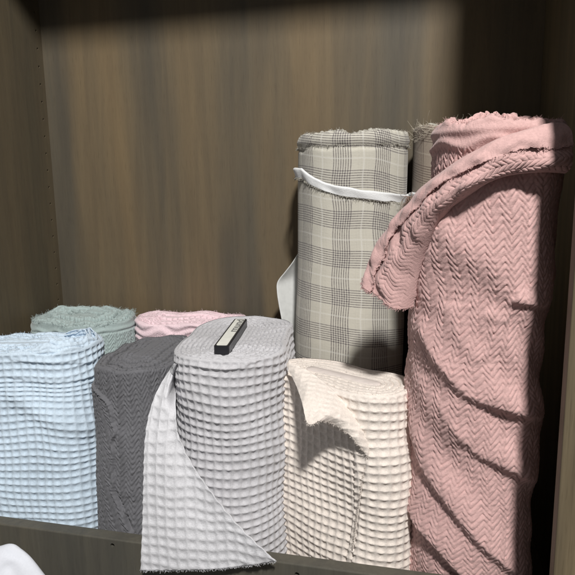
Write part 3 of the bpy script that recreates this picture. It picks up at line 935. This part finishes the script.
yu = soften(np.minimum(yu, 0.690)); yl_ = soften(np.minimum(yl_, 0.676))
Pu = at(UP[:, 0], UP[:, 1], yu - 0.004); Pl = at(LO[:, 0], LO[:, 1], yl_ - 0.004)
mid = (Pu + Pl) / 2
nrm = mid.copy(); nrm[:, :2] -= S.c + np.array(S.lean)[None] * (mid[:, 2:3] - S.zref); nrm[:, 2] = 0
nrm /= np.linalg.norm(nrm, axis=1, keepdims=True)
nrm[:, 1] -= 0.5 * smooth(0.5, 1, tt); nrm /= np.linalg.norm(nrm, axis=1, keepdims=True)
sect = spline([(0.10, -0.010), (0.0, -0.005), (-0.03, 0.003), (0.06, 0.010), (0.28, 0.0165), (0.52, 0.022), (0.74, 0.0245), (0.90, 0.022), (1.0, 0.0145), (1.01, 0.006), (0.95, -0.002), (0.80, -0.005)], 130)
A = sect[None, :, 0]; B = sect[None, :, 1] * (0.66 + 0.54 * smooth(0.1, 0.9, tt))[:, None]
lenp = np.r_[0, np.cumsum(np.linalg.norm(np.diff(mid, axis=0), axis=1))]
arcS = np.r_[0, np.cumsum(np.hypot(np.diff(sect[:, 0]) * 0.045, np.diff(sect[:, 1])))]
texm = smooth(0.44, 0.56, A) * np.ones_like(B)
hbh = herring(arcS[None, :] + 0 * B, lenp[:, None] + 0.001 * wob(lenp[:, None], arcS[None], 123, .03), 0.0080, 0.0052, 0.0010, 0.8)
ripl = 0.0022 * wob(lenp[:, None] + 0 * B, arcS[None] + 0 * B, 117, 0.03)
P = Pu[:, None] + (Pl - Pu)[:, None] * A[..., None] + nrm[:, None] * (B + hbh * texm + ripl)[..., None]
grid('turned_collar', P, M['pink'], t, None, thick=0.0018)
# the selvedge turn lying over its upper half
sect2 = spline([(0.02, -0.006), (-0.08, 0.002), (-0.07, 0.009), (0.04, 0.0155), (0.18, 0.0205), (0.32, 0.0218), (0.40, 0.0222)], 50)
edgew = 1 + 0.10 * wob(lenp, lenp * 0, 118, 0.04) + 0.04 * wob(lenp, lenp * 0, 119, 0.006)
A = sect2[None, :, 0] * edgew[:, None]; B = sect2[None, :, 1] * (0.72 + 0.51 * smooth(0.1, 0.9, tt))[:, None] + 0.0012 * wob(lenp[:, None], sect2[None, :, 0] * .04, 120, 0.02)
# folded crumple of the selvedge
A = A + 0 * B
P2 = Pu[:, None] + (Pl - Pu)[:, None] * A[..., None] + nrm[:, None] * B[..., None]
grid('selvedge', P2, M['pink'], t, None, thick=0.0016)
k = 420
i = rng.integers(0, n, k)
b = P2[i, -1] + rng.normal(0, .0006, (k, 3))
d = nrm[i] * 0.9 + np.stack([rng.normal(.3, .5, k), rng.normal(-.2, .4, k), rng.normal(-.1, .6, k)], -1)
o = fibres('frayed_edge', b, d, rng.uniform(.0005, .0026, k), 0.00032, M['pink'], t, 0.7, 3, 121); o['kind'] = 'stuff'
b = np.concatenate([P[-1][rng.integers(0, 130, 500)], P2[-1][rng.integers(0, 50, 300)]]) + rng.normal(0, .0006, (800, 3))
d = np.stack([rng.normal(-.6, .5, 800), rng.normal(-.2, .5, 800), rng.normal(-.5, .5, 800)], -1)
o = fibres('frayed_edge', b, d, rng.uniform(.0006, .0032, 800), 0.00035, M['pink'], t, 0.7, 3, 122); o['kind'] = 'stuff'

# ------------------------------------------------------------------ white cloth lying in front, lower left
pk = at(44, 556, 0.55)
nx, ny = 130, 90
gx = np.linspace(-0.20, 0.16, nx); gy = np.linspace(-0.16, 0.062, ny)
GX, GY = np.meshgrid(gx, gy)
rr = np.hypot((GX + 0.05) / 0.185, (GY + 0.03) / 0.095)
H = 0.215 * np.clip(1 - smooth(0.15, 1.0, rr), 0, 1) + (0.006 * wob(GX, GY * 1.3, 130, 0.09) + fold(GX, GY, [(-0.05, -0.01), (0.02, -0.02), (0.09, -0.06)], .012, .02, .006) + fold(GX, GY, [(-0.04, 0.03), (0.03, 0.02), (0.10, 0.0)], .010, .015, .006)) * (1 - smooth(.7, 1.1, rr)) + 0.003 * wob(GX, GY, 131, 0.035) * (1 - smooth(.7, 1.1, rr))
P = np.stack([pk[0] + GX, np.minimum(0.55 + GY, 0.622), -0.618 + H - 0.021], -1)
wc = grid('white_cloth', P, M['whitecloth'], None, None, thick=0.002)
wc['label'] = 'crumpled white cloth heaped in front of the rail, at the lower left corner'; wc['category'] = 'cloth'

# ------------------------------------------------------------------ light
lp_ = bpy.data.lights.new('ceiling_spot', 'SPOT'); lp_.energy = 355; lp_.spot_size = R_(75); lp_.spot_blend = 0.5
lp_.shadow_soft_size = 0.10; lp_.color = (1.0, 0.975, 0.935)
lo_ = bpy.data.objects.new('ceiling_spot', lp_); COL.objects.link(lo_)
lo_.location = (0.46, -1.0, 1.75)
lo_.rotation_euler = (Vector((-0.2, 0.8, -0.2)) - Vector(lo_.location)).to_track_quat('-Z', 'Y').to_euler()

w = bpy.data.worlds.new('World'); sc.world = w; w.use_nodes = True
bg = w.node_tree.nodes['Background']; bg.inputs[0].default_value = (0.95, 0.98, 1.0, 1); bg.inputs[1].default_value = 0.17

# ------------------------------------------------------------------ camera
cd = bpy.data.cameras.new('camera'); cam = bpy.data.objects.new('camera', cd); COL.objects.link(cam)
cd.sensor_fit = 'HORIZONTAL'; cd.sensor_width = 36; cd.lens = 36 * F / 575; cd.clip_start = 0.02; cd.clip_end = 50
m4 = Matrix.Identity(4)
for i in range(3):
    m4[i][0], m4[i][1], m4[i][2] = cr[i], cu[i], -fw[i]
cam.matrix_world = m4
sc.camera = cam
sc.render.resolution_x = sc.render.resolution_y = 1024
sc.view_settings.view_transform = 'Standard'; sc.view_settings.look = 'None'; sc.view_settings.exposure = 0; sc.view_settings.gamma = 1
sc.cycles.max_bounces = 8; sc.cycles.diffuse_bounces = 5
sc.cycles.use_denoising = True
